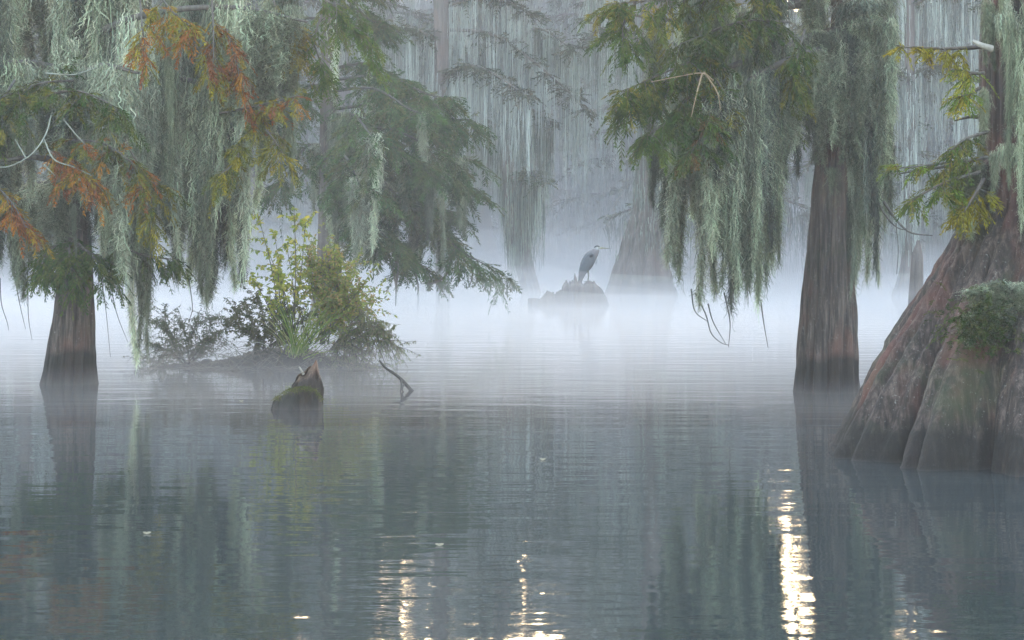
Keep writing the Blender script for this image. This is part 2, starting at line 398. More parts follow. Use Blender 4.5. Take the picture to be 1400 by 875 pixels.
# ================================================================== far forest
def far_tree_meshes(seed, h=19., r=.38, flare=1.0, zlow=1.7, nl=40, spread=3.2, dense=1.0, lean=0., moss_w=.024, gap=0):
    rg = np.random.default_rng(seed)
    ax = [(-.5, 0, 0, r+flare), (.0, 0, 0, r+flare*.85), (.8, lean*.1, 0, r+flare*.42), (1.8, lean*.25, 0, r+flare*.15), (3.5, lean*.5, 0, r),
          (h*.6, lean*.8+rg.normal()*.3, rg.normal()*.3, r*.6), (h, lean+rg.normal()*.4, rg.normal()*.4, .03)]
    A = np.array(ax); Gt = trunk(ax, 40, 70, 7, .3, 1.4, seed, .02)
    Gm, Gf = Geo(), Geo()
    SP, SL, FP, FU = [], [], [], []
    for k in range(nl):
        z = zlow+(h-zlow)*((k+rg.random())/nl)**1.1; fr = (z-zlow)/(h-zlow)
        c0 = np.array([np.interp(z, A[:, 0], A[:, 1]), np.interp(z, A[:, 0], A[:, 2]), z])
        a = k*2.4+rg.normal()*.5; l = spread*(1.0-.45*fr)*rg.uniform(.55, 1.2)
        s = np.linspace(0, 1, 9)[:, None]
        q = c0+np.c_[np.cos(a)*l*s, np.sin(a)*l*s, l*(.22*s-.38*s**2)]+rg.normal(size=(9, 3))*.05*s
        tube(Gt, q, [.07*(1-.6*fr), .012], 4)
        nm = int(l*9*dense)
        t = rg.random(nm)**.8*8; i = np.minimum(t.astype(int), 7); f = (t-i)[:, None]
        SP.append(q[i]*(1-f)+q[i+1]*f+rg.normal(size=(nm, 3))*.09)
        SL.append(rg.uniform(.5, 2.6, nm)*(1-.35*fr)*np.where(rg.random(nm) < .25, 1.4, .8))
        nf = int(l*9*dense); t = rg.random(nf)*8; i = np.minimum(t.astype(int), 7); f = (t-i)[:, None]
        FP.append(q[i]*(1-f)+q[i+1]*f); FU.append(np.c_[np.cos(a)+rg.normal(size=nf)*.8, np.sin(a)+rg.normal(size=nf)*.8, rg.normal(size=nf)*.3])
    SP, SL = np.concatenate(SP), np.concatenate(SL)
    n = len(SP); per = 13
    st = np.repeat(SP, per, 0)+np.random.default_rng(seed+1).normal(size=(n*per, 3))*np.array([.085, .085, .06])
    ln = np.repeat(SL, per)*rg.uniform(.35, 1, n*per)
    st = st-np.c_[np.zeros((n*per, 2)), np.repeat(SL, per)*rg.random(n*per)*.35]
    ln = np.minimum(ln, np.maximum(st[:, 2]-.35, .1))
    s = np.linspace(0, 1, 6)
    P = st[:, None]+np.stack([np.zeros((n*per, 6))]*2+[-ln[:, None]*s], -1)
    P[..., :2] += rg.normal(size=(n*per, 6, 2))*.035*s[None, :, None]+(np.repeat(SP[:, :2], per, 0)-st[:, :2])[:, None]*.6*(s**1.5)[None, :, None]+np.repeat(rg.normal(size=(n, 2))*.07, per, 0)[:, None]*s[None, :, None]
    br = np.repeat(rg.uniform(.4, 1.5, n), per)*rg.uniform(.7, 1.3, n*per)
    ribbons(Gm, P, moss_w*rg.uniform(.6, 1.5, (n*per, 1))*(1-.7*s), rg, np.c_[br, br, br])
    sprays(Gf, np.concatenate(FP), np.concatenate(FU), rg, (.35, .7), 6, .2, .06, [(.05, .07, .035), (.07, .085, .04), (.10, .09, .05)], .6, .01)
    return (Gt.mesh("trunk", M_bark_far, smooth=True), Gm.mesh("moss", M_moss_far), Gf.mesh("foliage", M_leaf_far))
def place_far(meshes, x, y, rz, sc, label, group, szz=None):
    t = thing("cypress_tree", (x, y, 0), label, "tree", group)
    t.rotation_euler = (0, 0, rz); t.scale = (sc, sc, szz or sc)
    for nm, me in zip(("trunk", "moss", "foliage"), meshes):
        o = bpy.data.objects.new(nm, me); linkobj(o, t)
        if nm == "moss": o["kind"] = "stuff"
    return t
FAR = [far_tree_meshes(500+i, h=h, r=r, flare=fl, spread=sp) for i, (h, r, fl, sp) in enumerate(
    [(19, .36, .9, 3.3), (21, .42, 1.1, 3.8), (17, .32, .8, 3.0), (20, .40, 1.2, 3.5), (18, .30, .7, 3.6)])]
rg = np.random.default_rng(21)
far_group = "moss draped cypresses fading into the mist"
rows = [(64, [-60, 40, 150, 260, 345, 980, 1160, 1265, 1370, 1470]),
        (82, [-70, 30, 120, 230, 330, 430, 520, 605, 930, 1000, 1125, 1200, 1290, 1380, 1470]),
        (106, list(range(-60, 1480, 72))), (128, list(range(-90, 1500, 66))), (150, list(range(-70, 1500, 60))), (172, list(range(-80, 1500, 56)))]
GAPS = ((542, 12, .25), (602, 4, .12), (742, 11, .27), (1070, 26, .16))     # lanes where the far crowns stay low and the bright sky shows above them
def far_one(px, d, sc):
    low = d > 70 and any(abs(px-g_) < w_+3.2*F/d*k_ for g_, w_, k_ in GAPS)
    k = rg.integers(len(FAR)); h = (19, 21, 17, 20, 18)[k]
    place_far(FAR[k], (px-700)/F*d, d, rg.random()*6.28, sc, "hazy moss draped cypress in the pale wall of trees behind the water", far_group, (1.6+d*.112)/h if low else sc)
for D, pxs in rows:
    for px in pxs:
        far_one(px+rg.normal()*10, D+rg.normal()*3, rg.uniform(.88, 1.08)*{64: 1, 82: 1.05, 106: 1.2, 128: 1.35, 150: 1.5, 172: 1.65}[D])
for px, d, sc in ((795, 100, 1.15), (822, 118, 1.3), (850, 100, 1.2), (838, 140, 1.45), (800, 135, 1.4), (875, 120, 1.3), (775, 150, 1.5), (690, 104, 1.2), (660, 120, 1.3), (480, 100, 1.2), (455, 120, 1.3), (500, 140, 1.4),
                  (575, 110, 1.2), (520, 128, 1.35), (560, 150, 1.5), (640, 112, 1.2), (700, 140, 1.45), (780, 114, 1.2), (850, 108, 1.2), (900, 95, 1.15), (955, 104, 1.2),
                  (655, 73, .95), (690, 84, 1.0), (800, 82, 1.0), (862, 74, .95), (835, 92, 1.1), (560, 76, 1.0), (610, 88, 1.0), (470, 72, 1.0), (940, 74, 1.0), (-140, 60, 1), (-220, 75, 1), (-180, 95, 1.1), (-300, 90, 1.1), (1560, 62, 1), (1640, 80, 1), (1570, 98, 1.1)):  # outermost trees lie out of view, added to keep side light off the mist
    far_one(px, d, sc)

# ------------------------------------------------------------------ flared tree right of the heron and leaning tree left of it
def single_far(name_label, base_px, base_py, axis_px, seed, limbs, nm, zlow=2.2, h=14, pal=((.05, .07, .035), (.08, .085, .05)), ml=(.6, 2.6), nth=80, lobes=7, mw=.017, nfol=60, trunkmoss=300):
    D = dist(base_py); base = at(base_px, base_py, D); base[2] = 0
    t = thing("cypress_tree", base, name_label, "tree")
    rg = np.random.default_rng(seed)
    ax = px_axis(axis_px, D); ax.append((h, ax[-1][1]+.2, D, .05)); ax.sort()
    Gt = trunk(ax, nth, 110, lobes+2, .40, 1.8, seed, .03)
    Gl, Gm, Gf, SP, SL = Geo(), Geo(), Geo(), [], []
    for l in limbs:
        q = smoothpath([at(px, py, D+dd) for px, py, dd in l], 14); tube(Gl, q, [.06, .012], 5)
        t_ = rg.random(nm)*12.99; i = t_.astype(int); f = (t_-i)[:, None]
        SP.append(q[i]*(1-f)+q[i+1]*f+rg.normal(size=(nm, 3))*.07); SL.append(rg.uniform(*ml, nm))
        if nfol: sprays(Gf, q[rg.integers(3, 14, nfol)], rg.normal(size=(nfol, 3))*[1, 1, .3], rg, (.3, .6), 7, .14, .035, pal, .5, .008)
    A = np.array(ax)
    z = rg.uniform(1.2, 6, trunkmoss); a = rg.random(trunkmoss)*6.28; R = np.interp(z, A[:, 0], A[:, 3])
    SP.append(np.c_[np.interp(z, A[:, 0], A[:, 1])+R*np.cos(a), D+R*np.sin(a), z]); SL.append(rg.uniform(.4, 1.6, trunkmoss))
    SP, SL = np.concatenate(SP), np.concatenate(SL); n = len(SP); per = 7
    st = np.repeat(SP, per, 0)+rg.normal(size=(n*per, 3))*.05; ln = np.repeat(SL, per)*rg.uniform(.3, 1, n*per)
    st[:, 2] -= np.repeat(SL, per)*rg.random(n*per)*.3; ln = np.minimum(ln, np.maximum(st[:, 2]-.35, .1))
    s = np.linspace(0, 1, 7); P = st[:, None]+np.stack([np.zeros((n*per, 7))]*2+[-ln[:, None]*s], -1)
    P[..., :2] += rg.normal(size=(n*per, 7, 2))*.016*s[None, :, None]
    br = np.repeat(rg.uniform(.4, 1.5, n), per)*rg.uniform(.7, 1.3, n*per)
    ribbons(Gm, P, mw*rg.uniform(.6, 1.5, (n*per, 1))*(1-.7*s), rg, np.c_[br, br, br])
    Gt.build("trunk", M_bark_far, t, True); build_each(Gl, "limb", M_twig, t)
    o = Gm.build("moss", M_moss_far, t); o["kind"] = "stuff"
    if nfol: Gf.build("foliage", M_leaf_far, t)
    return t
single_far("grey cypress with a wide flared foot rising out of the mist behind the heron's bill", 880, 405,
           [(420, 815, 936), (405, 824, 928), (385, 829, 922), (370, 838, 916), (345, 843, 914), (330, 853, 910), (300, 858, 909), (280, 868, 906), (240, 868, 902), (200, 873, 902), (60, 876, 902), (-100, 878, 900)], 61,
           [[(885, 160, 0), (940, 140, -1), (990, 170, -2)], [(885, 60, 0), (830, 40, -.5), (780, 70, -1)], [(885, 20, 0), (940, -10, .5), (1000, 10, 1)],
            [(885, 200, 0), (920, 190, -1.5), (950, 220, -2.5)], [(885, -60, 0), (850, -70, 0), (800, -50, 0)], [(885, -160, 0), (950, -190, 0), (1020, -170, 0)]], 90)
single_far("slender leaning cypress with a bent pale foot left of the heron's stump", 728, 400,
           [(410, 714, 744), (400, 712, 741), (370, 705, 731), (330, 697, 724), (280, 690, 718), (200, 682, 706), (80, 678, 700), (-80, 674, 694)], 62,
           [[(697, 180, 0), (725, 150, -.5), (760, 175, -1)], [(697, 190, 0), (665, 165, .5), (640, 190, 1)], [(697, 60, 0), (740, 40, 0), (790, 75, 0)], [(697, 80, 0), (650, 60, 0), (610, 80, 0)],
            [(700, 260, 0), (720, 235, -.5), (742, 250, -1)]], 80, nfol=40, trunkmoss=260)
single_far("straight dark cypress standing behind the layered green boughs", 605, 402,
           [(420, 594, 616), (400, 595, 615), (330, 596, 614), (200, 594, 615), (0, 592, 614), (-150, 594, 612)], 63,
           [[(605, 40, 0), (680, 50, 0), (760, 110, 0), (800, 150, 0)], [(605, 60, 0), (560, 40, 0), (500, 60, 0)], [(605, 10, 0), (670, -8, 0), (725, 20, 0)],
            [(605, 110, 0), (650, 90, -1), (720, 130, -2)], [(605, 150, 0), (580, 140, -1), (540, 165, -2)]], 100, nfol=110, trunkmoss=200)
single_far("faint cypress with a triangular foot in the gap between the two right hand trunks", 1240, 405,
           [(420, 1214, 1264), (405, 1219, 1260), (375, 1230, 1254), (320, 1235, 1251), (200, 1236, 1252), (0, 1238, 1250), (-100, 1240, 1248)], 64,
           [[(1243, 100, 0), (1290, 90, 0), (1340, 130, 0)], [(1243, 110, 0), (1215, 95, 0), (1180, 120, 0)], [(1243, 10, 0), (1300, -15, 0), (1360, 10, 0)], [(1243, -10, 0), (1200, -30, 0), (1150, 0, 0)]], 80, nfol=90, trunkmoss=200)

# ------------------------------------------------------------------ mid tree with green boughs
rg = np.random.default_rng(33)
D = 38.; base = at(448, 438, D); base[2] = 0
mid = thing("cypress_tree", base, "misty green cypress with layered feathery boughs reaching out over the open water", "tree")
trunk(px_axis([(455, 415, 482), (438, 418, 478), (400, 428, 470), (330, 434, 464), (200, 437, 462), (0, 440, 460), (-260, 443, 456), (-420, 448, 452)], D)[::-1], 90, 120, 7, .22, 1.2, 5, .014).build("trunk", M_bark_far, mid, True)
Gf, Gt = Geo(), Geo()
mids = []; bough_id = 0
for (y0, x1, y1, n_, dd) in [(y0, x1-34 if x1 > 560 else x1, y1-(8 if x1 > 560 else 0), n_, dd) for (y0, x1, y1, n_, dd) in [(95, 560, 110, 9, 0), (110, 650, 142, 12, -1), (125, 620, 165, 12, -2.2), (150, 678, 172, 14, -.6), (165, 650, 190, 12, .8), (180, 672, 225, 14, -1.6),
                             (200, 630, 240, 13, -2.6), (215, 676, 262, 14, 0), (225, 600, 290, 12, -2), (240, 660, 300, 14, -.8), (250, 640, 330, 13, .6), (255, 700, 372, 16, -1.4),
                             (260, 570, 340, 12, -2.4), (265, 610, 372, 12, -.4), (270, 520, 330, 10, -1.8), (160, 520, 190, 10, -2.8), (215, 500, 260, 10, -3),
                             (120, 390, 160, 8, -.5), (200, 380, 250, 8, 0), (20, 520, 30, 8, 0), (-60, 500, -30, 9, -.5), (30, 380, 60, 8, 0), (-150, 500, -120, 9, 0), (-220, 400, -200, 9, 0)]]:
    dy = y1-y0
    P = [at(450, y0, D), at(450+(x1-450)*.45, y0+dy*.25-12, D+dd*.6), at(450+(x1-450)*.8, y0+dy*.75, D+dd), at(x1, y1, D+dd)]
    mids.append(smoothpath(P, 12))
    Gf, Gt = Geo(), Geo()
    bough(Gf, Gt, P, [.032, .006], rg, nsub=n_+6, sub=.62, nspr=9, pal=[(.05, .095, .035), (.07, .12, .04), (.04, .07, .03), (.10, .11, .045)], t0=.12, flat=.18, sag=.4, ls=(.2, .4), m=9, ll=.11, lw=.022, droop=.5, twig=.006)
    o = Gf.build("bough", M_leaf, mid); Gt.build("limb", M_dark_limb, o, True, origin=mid.location)
def env(px): return np.interp(px, [360, 430, 470, 500, 520, 560, 600, 640, 660, 690], [330, 370, 385, 380, 350, 395, 385, 330, 340, 300])
curtain(mid, mids, env, 34, rg, D, .6, (.8, 1.3), .7)
G = Geo()
for pts, r in (([(525, 330), (535, 360), (541, 390), (541, 418)], (.03, .008)), ([(540, 330), (543, 370), (541, 400)], (.05, .01)), ([(620, 340), (612, 372), (596, 386), (575, 388)], (.03, .006)), ([(643, 345), (646, 375), (640, 393), (632, 388)], (.018, .005)), ([(565, 360), (572, 392), (570, 404)], (.02, .005))):
    tube(G, smoothpath([at(x, y, D-1.2) for x, y in pts], 12), r, 5)
build_each(G, "drooping_twig", M_twig, mid)

# ------------------------------------------------------------------ left tree
rg = np.random.default_rng(44)
D = dist(527)+.25; base = at(93, 527, D); base[2] = 0
left = thing("cypress_tree", base, "shaggy cypress at the left with rust orange and olive sprays among hanging moss", "tree")
trunk(px_axis([(570, 50, 138), (540, 50, 136), (527, 53, 133), (500, 58, 131), (460, 66, 129), (420, 74, 128), (380, 78, 127), (300, 82, 122), (100, 84, 118), (-150, 88, 114), (-500, 96, 106)], D)[::-1],
      150, 200, 11, .30, .9, 8, .022, phase=.3).build("trunk", M_bark, left, True)
Gl = Geo(); L_limbs = []
def limb(G, pts, D, r=(.045, .01), store=None, k=14):
    q = smoothpath([at(x, y, D+d) for x, y, d in pts], k); tube(G, q, r, 7)
    if store is not None: store.append(q)
    return q
for pts in ([(100, 60, 0), (200, 20, -.6), (320, 10, -1), (420, 30, -1.2)], [(100, 150, 0), (180, 110, -.4), (260, 110, -.6), (340, 140, -.8)], [(98, 100, 0), (30, 85, -.5), (-60, 100, -1)],
            [(98, 230, 0), (50, 215, -.7), (-30, 225, -1)], [(100, 200, 0), (170, 190, .4), (250, 190, .6), (330, 215, .5)], [(100, -60, 0), (220, -90, -.3), (340, -70, -.4), (430, -40, -.5)],
            [(100, -80, 0), (20, -110, -.4), (-80, -90, -.8)], [(100, 0, 0), (160, -30, .6), (250, -30, 1), (380, -10, 1.3)], [(100, 20, 0), (50, 0, .7), (-40, 10, 1)],
            [(100, -180, 0), (230, -220, 0), (400, -190, 0)], [(98, -160, 0), (0, -200, .3), (-120, -170, .5)], [(100, 110, 0), (140, 90, -1.0), (190, 100, -1.6)], [(98, 260, 0), (60, 250, .5), (20, 262, .8)],
            [(100, -250, 0), (60, -300, -1), (-60, -300, -2)], [(100, -260, 0), (200, -320, -1), (330, -300, -2)]):
    limb(Gl, pts, D, (.05, .012), L_limbs)
build_each(Gl, "limb", M_twig, left)
def envL(px): return np.interp(px, [-40, 0, 40, 60, 75, 130, 150, 170, 185, 205, 225, 250, 285, 320, 338, 350, 400, 430], [400, 415, 400, 380, 350, 340, 400, 420, 500, 500, 400, 425, 425, 415, 360, 270, 260, 130])
curtain(left, L_limbs[:9]+L_limbs[11:13], envL, 76, rg, D, .5, (.9, 1.5), .55)
curtain(left, L_limbs[9:11]+L_limbs[13:], lambda p: -40, 10, rg, D, .5, (1.3, 1.9), .5)
for px, y0, y1, dd, sc in ((188, 260, 512, -.3, .75), (196, 200, 500, -.2, .8), (262, 180, 420, 0, 1), (285, 190, 425, .1, 1.1), (305, 200, 420, .2, 1.1), (320, 210, 408, 0, .9), (250, 200, 400, .3, 1), (274, 200, 436, -.3, .6),
                           (232, 60, 200, -1.2, .35), (397, 130, 272, -1.2, .5), (370, 40, 230, -1, 1), (345, 60, 300, -.8, 1), (398, 10, 150, -1, .8), (100, 280, 355, -1, .3), (150, 270, 365, -1, .6), (20, 270, 420, -.8, .9), (205, 120, 330, -.9, .8), (38, -30, 110, .2, 1.5), (60, -40, 120, .3, 1.3), (30, -60, 90, .3, 1.4), (300, 60, 240, -.6, 1.2), (215, 30, 210, -.7, 1.0)):
    p = at(px, y0, D+dd); L = (y1-y0)/F*(D+dd); hang(left, "moss_strand", MOSS[rg.integers(6)], p, L/2.16, sc, rg)
# sprays of needles
def leafmass(parent, name, specs, D, rg, mat=M_leaf, tw=M_twig):
    for pts, pal, nsub, sub, nspr, kw in specs:
        Gf, Gt = Geo(), Geo()
        bough(Gf, Gt, [at(x, y, D+d) for x, y, d in pts], [.014, .004], rg, nsub=nsub, sub=sub, nspr=nspr, pal=pal, **kw)
        o = Gf.build(name, mat, parent); w = Gt.build("twig", tw, o, True, origin=parent.location)
near = dict(ls=(.10, .22), m=9, ll=.065, lw=.013, droop=.7, sag=.5, flat=.3)
leafmass(left, "green_foliage", [
    ([(100, 110, -.9), (50, 115, -1.2), (-10, 140, -1.4)], OLIVE+GREEN, 14, .40, 7, near), ([(60, 130, -1.2), (110, 125, -1.5), (165, 150, -1.6)], OLIVE+GREEN, 14, .34, 7, near),
    ([(20, 110, -1), (0, 140, -1.3), (-30, 170, -1.4)], GREEN+OLIVE, 8, .36, 7, near),
    ([(100, 330, -.5), (70, 340, -.7), (60, 370, -.9)], GREEN, 12, .26, 7, near), ([(100, 325, -.5), (120, 345, -.8), (150, 375, -.8)], GREEN, 12, .26, 7, near), ([(95, 330, -.5), (95, 350, -.9), (100, 385, -1)], GREEN, 12, .22, 7, near),
    ([(150, 330, -.4), (200, 350, -.6), (245, 355, -.7)], GREEN, 8, .18, 5, near), ([(420, -10, -.8), (460, 10, -.8), (500, 60, -.8)], GREEN, 12, .4, 7, near), ([(440, 20, -.8), (430, 60, -.9), (450, 110, -1)], GREEN, 9, .35, 6, near)], D, rg)
leafmass(left, "autumn_foliage", [
    ([(90, 190, -1.3), (150, 200, -1.5), (215, 255, -1.6)], RUST+OLIVE+OLIVE, 14, .30, 6, near), ([(60, 200, -1.4), (95, 225, -1.6), (130, 250, -1.7)], RUST, 10, .22, 6, near),
    ([(-20, 240, -1.3), (15, 275, -1.4), (35, 310, -1.5)], RUST, 9, .20, 5, near), ([(170, 190, -1.4), (205, 260, -1.5), (205, 320, -1.6)], YELLOW+OLIVE, 8, .16, 5, near),
    ([(190, -20, -1.2), (195, 40, -1.4), (200, 80, -1.5)], RUST+YELLOW, 7, .15, 5, near), ([(215, -10, -1.2), (240, 20, -1.4), (265, 40, -1.5)], RUST+YELLOW, 10, .22, 6, near),
    ([(290, 0, -1.1), (292, 60, -1.3), (290, 110, -1.4)], YELLOW+RUST, 9, .18, 5, near), ([(310, 40, -1.1), (322, 80, -1.3), (330, 120, -1.4)], RUST, 7, .12, 5, near),
    ([(300, 155, -1), (350, 145, -1.3), (410, 130, -1.5)], YELLOW+RUST, 9, .22, 5, near), ([(340, 150, -1), (370, 185, -1.3), (390, 215, -1.5)], YELLOW+OLIVE, 9, .20, 5, near),
    ([(330, 170, -1), (325, 215, -1.3), (300, 240, -1.5)], YELLOW+OLIVE, 8, .16, 5, near), ([(370, -10, -.9), (385, 30, -1), (400, 70, -1.1)], [(.16, .13, .03), (.2, .15, .03)], 9, .25, 6, near)], D, rg)
G = Geo()
for pts in ([(70, 158, -1.5), (62, 185, -1.6), (42, 212, -1.7), (10, 228, -1.7), (-20, 226, -1.7)], [(60, 190, -1.6), (74, 218, -1.7), (100, 228, -1.7), (125, 240, -1.7)], [(80, 155, -1.4), (105, 185, -1.5), (130, 212, -1.6)], [(92, 148, -1.3), (120, 165, -1.4), (150, 178, -1.4)],
            [(62, 100, -1), (100, 102, -1.2), (133, 92, -1.2)], [(60, 225, -1.7), (75, 240, -1.7)], [(35, 215, -1.7), (20, 190, -1.7)]):
    limb(G, pts, D, (.009, .004))
build_each(G, "bare_branch", M_twig_pale, left)
G = Geo()
for pts in ([(20, 380, -.3), (28, 420, -.4), (32, 450, -.5)], [(38, 370, -.3), (42, 430, -.4), (45, 465, -.4)], [(138, 380, -.3), (145, 420, -.4), (152, 488, -.4)], [(150, 385, -.3), (160, 430, -.4), (172, 468, -.5)], [(0, 380, -.3), (2, 415, -.3), (8, 440, -.3), (12, 452, -.3)], [(258, 380, -.3), (262, 420, -.3), (261, 440, -.3), (266, 462, -.3)]):
    limb(G, [(x_+rg.normal()*2.5*(k_ > 0), y_, d_) for k_, (x_, y_, d_) in enumerate(pts)], D, (.006, .002))
build_each(G, "drooping_twig", M_twig, left)

# ------------------------------------------------------------------ tree right of centre
rg = np.random.default_rng(55)
D = dist(539)+.3; base = at(1130, 539, D); base[2] = 0
ctr = thing("cypress_tree", base, "tall cypress with a fluted brown trunk and long moss curtains over the open water", "tree")
trunk(px_axis([(590, 1074, 1184), (555, 1079, 1180), (539, 1083, 1178), (500, 1087, 1175), (450, 1092, 1171), (400, 1097, 1168), (330, 1103, 1165), (260, 1110, 1166), (200, 1118, 1166), (100, 1130, 1170), (0, 1140, 1174), (-200, 1150, 1174), (-500, 1158, 1168)], D)[::-1],
      160, 220, 12, .34, 1.0, 18, .024, phase=.15).build("trunk", M_bark, ctr, True)
Gl = Geo(); C_l, C_r = [], []
for pts in ([(1150, 40, 0), (1080, 60, -.5), (1000, 90, -.9), (900, 130, -1.1)], [(1150, 0, 0), (1060, 10, -.2), (960, 30, -.2), (860, 20, -.3)], [(1145, 90, 0), (1090, 100, .4), (1020, 130, .6), (930, 150, .7)], [(1150, -60, 0), (1050, -90, -.6), (940, -70, -1)],
            [(1150, 60, 0), (1060, 90, -1.0), (960, 150, -1.5)]):
    limb(Gl, pts, D, (.055, .012), C_l)
for pts in ([(1155, 30, 0), (1185, 10, -.3), (1215, 30, -.5)], [(1155, 60, 0), (1190, 60, .2), (1212, 75, .4)], [(1160, -40, 0), (1200, -60, 0), (1230, -40, 0)]):
    limb(Gl, pts, D, (.04, .012), C_r)
Gu = []
for pts in ([(1155, -150, 0), (1050, -200, -.5), (920, -170, -1)], [(1155, -170, 0), (1210, -210, .3), (1290, -180, .5)], [(1155, -260, 0), (1080, -310, 1), (960, -290, 2)], [(1155, -200, 0), (1200, -240, -1), (1260, -230, -2)]):
    limb(Gl, pts, D, (.05, .012), Gu)
limb(Gl, [(1208, 275, -.2), (1225, 300, -.2), (1245, 318, -.2), (1275, 322, -.2)], D, (.016, .006)); limb(Gl, [(1180, 240, 0), (1208, 290, -.2), (1225, 310, -.2), (1240, 315, -.2)], D, (.014, .004)); limb(Gl, [(1225, 305, -.2), (1228, 340, -.2), (1226, 375, -.2)], D, (.006, .003))
build_each(Gl, "limb", M_twig, ctr)
def envC(px): return np.interp(px, [840, 880, 888, 900, 915, 930, 960, 990, 1010, 1035, 1055, 1062, 1085, 1100, 1140], [60, 180, 250, 300, 370, 400, 435, 430, 415, 430, 420, 260, 270, 190, 170])
curtain(ctr, C_l, envC, 44, rg, D, .5, (.75, 1.15), .6)
curtain(ctr, C_r, lambda p: np.interp(p, [1150, 1170, 1185, 1205, 1215], [170, 380, 400, 330, 270]), 13, rg, D, .5, (.7, 1.0), .5)
curtain(ctr, Gu, lambda p: -30, 8, rg, D, .5, (1.3, 1.8), .5)
for px, y0, y1, dd, sc in ((940, 130, 400, -.6, 1.0), (958, 150, 435, -.8, 1.0), (975, 130, 420, -.3, 1.0), (990, 140, 445, -.5, 1.0), (925, 160, 380, -.4, .9), (1038, 60, 425, -.9, .85), (1050, 80, 380, -.8, .7), (1030, 70, 440, -.6, .7), (912, 170, 330, -.8, .8),
                           (893, 190, 290, -.7, .5), (1012, 120, 415, .2, .5), (1083, 110, 255, -.4, .7), (1070, 90, 230, -.6, .7), (1186, 150, 400, .1, .9), (1178, 190, 430, -.1, .6), (1205, 80, 330, 0, .6), (1190, 60, 340, -.2, .9), (1200, 40, 260, -.3, .9), (1198, 200, 400, .2, .45)):
    p = at(px, y0, D+dd); L = (y1-y0)/F*(D+dd); hang(ctr, "moss_strand", MOSS[rg.integers(6)], p, L/2.16, sc, rg)
for k in range(24):                    # moss clothing the upper trunk
    y0 = rg.uniform(-60, 110); px = rg.uniform(1110, 1195)*(1-.0) - max(0, y0-100)*.12; p = at(px, y0, D-.33-.1*rg.random())
    hang(ctr, "moss_tuft", (TUFT+MOSS[2:])[rg.integers(6)], p, rg.uniform(.25, .5), rg.uniform(.6, 1.0), rg)
for px, y0, y1, sc in ((1160, 200, 330, .4), (1165, 260, 420, .35), (1140, 230, 300, .4), (1122, 150, 260, .6)):
    p = at(px, y0, D-.15); hang(ctr, "moss_strand", MOSS[rg.integers(6)], p, (y1-y0)/F*D/2.1, sc, rg)
leafmass(ctr, "foliage", [
    ([(1100, 0, -1), (1000, -5, -1.3), (900, 0, -1.5), (835, 5, -1.6)], GREEN+OLIVE, 22, .38, 8, near), ([(1080, 30, -1), (1010, 30, -1.3), (930, 60, -1.6)], GREEN, 16, .36, 8, near),
    ([(1000, 60, -1), (930, 90, -1.4), (850, 125, -1.7)], GREEN+OLIVE, 18, .34, 8, near), ([(960, 90, -1.2), (900, 120, -1.5), (848, 140, -1.7)], GREEN, 16, .30, 8, near), ([(960, 100, -1.2), (930, 150, -1.5), (880, 190, -1.7)], GREEN, 14, .28, 8, near),
    ([(970, 110, -1.2), (970, 160, -1.5), (945, 210, -1.7)], GREEN+[(.14, .08, .03)], 12, .24, 7, near), ([(975, 100, -1.2), (990, 130, -1.4), (995, 160, -1.4)], YELLOW+OLIVE, 6, .12, 5, near),
    ([(1100, 40, -1), (1090, 80, -1.2), (1085, 120, -1.2)], GREEN+OLIVE, 9, .22, 7, near), ([(1090, -20, -1), (1020, -50, -1.3), (930, -40, -1.5)], GREEN, 16, .4, 7, near), ([(870, 0, -1.5), (850, 40, -1.6), (858, 60, -1.6)], GREEN, 8, .26, 7, near),
    ([(1060, 110, -.4), (1080, 150, -.5), (1085, 130, -.5)], GREEN, 6, .2, 5, near)], D, rg)
G = Geo()
for pts in ([(975, 110, -1.6), (960, 100, -1.75), (930, 104, -1.8), (890, 112, -1.85)], [(960, 100, -1.75), (952, 130, -1.8), (945, 160, -1.8)], [(962, 98, -1.7), (980, 125, -1.7), (985, 150, -1.7)]): limb(G, pts, D, (.008, .003))
build_each(G, "bare_branch", plain("tan_twig", (.34, .24, .15)), ctr)
G = Geo()
for pts in ([(950, 400, -.5), (965, 430, -.5), (972, 455, -.5), (985, 468, -.5), (996, 472, -.5)], [(968, 415, -.6), (975, 440, -.6), (992, 470, -.6)], [(990, 400, -.5), (998, 440, -.5), (996, 475, -.5)], [(1040, 410, -.6), (1044, 440, -.6), (1050, 475, -.6)], [(945, 395, -.5), (950, 425, -.5), (968, 440, -.5)]):
    limb(G, pts, D, (.008, .003))
build_each(G, "drooping_twig", M_twig, ctr)
bx = plain("pale_broken_wood", (.34, .31, .27), .7, .2, 40)

# ------------------------------------------------------------------ big buttressed tree at the right
rg = np.random.default_rng(66)
Dw = dist(642); D = Dw+1.05; base = at(1425, 600, D); base[2] = 0
big = thing("cypress_tree", base, "massive old cypress with swollen red brown buttresses at the right edge", "tree")
def lerpx(py, l, r=None, cx=1428): return (py, l, 2*cx-l)
trunk(px_axis([lerpx(640, 1116), lerpx(612, 1130), lerpx(560, 1158), lerpx(500, 1190), lerpx(440, 1228), lerpx(390, 1262), lerpx(340, 1295), lerpx(300, 1318), lerpx(250, 1334), lerpx(200, 1340), lerpx(100, 1340), lerpx(0, 1340), lerpx(-200, 1348), lerpx(-600, 1380)], D)[::-1],
      300, 320, 11, .25, 1.7, 29, .018, z_lo=-.6, sharp=.6, lumps=.05, flute=.12, creases=[-90-a for a in (-76, -48, -22, 5, 32, 60, 100, 135, 170, 205, 245)]).build("trunk", M_bark_big, big, True)
Gl = Geo(); B_l = []
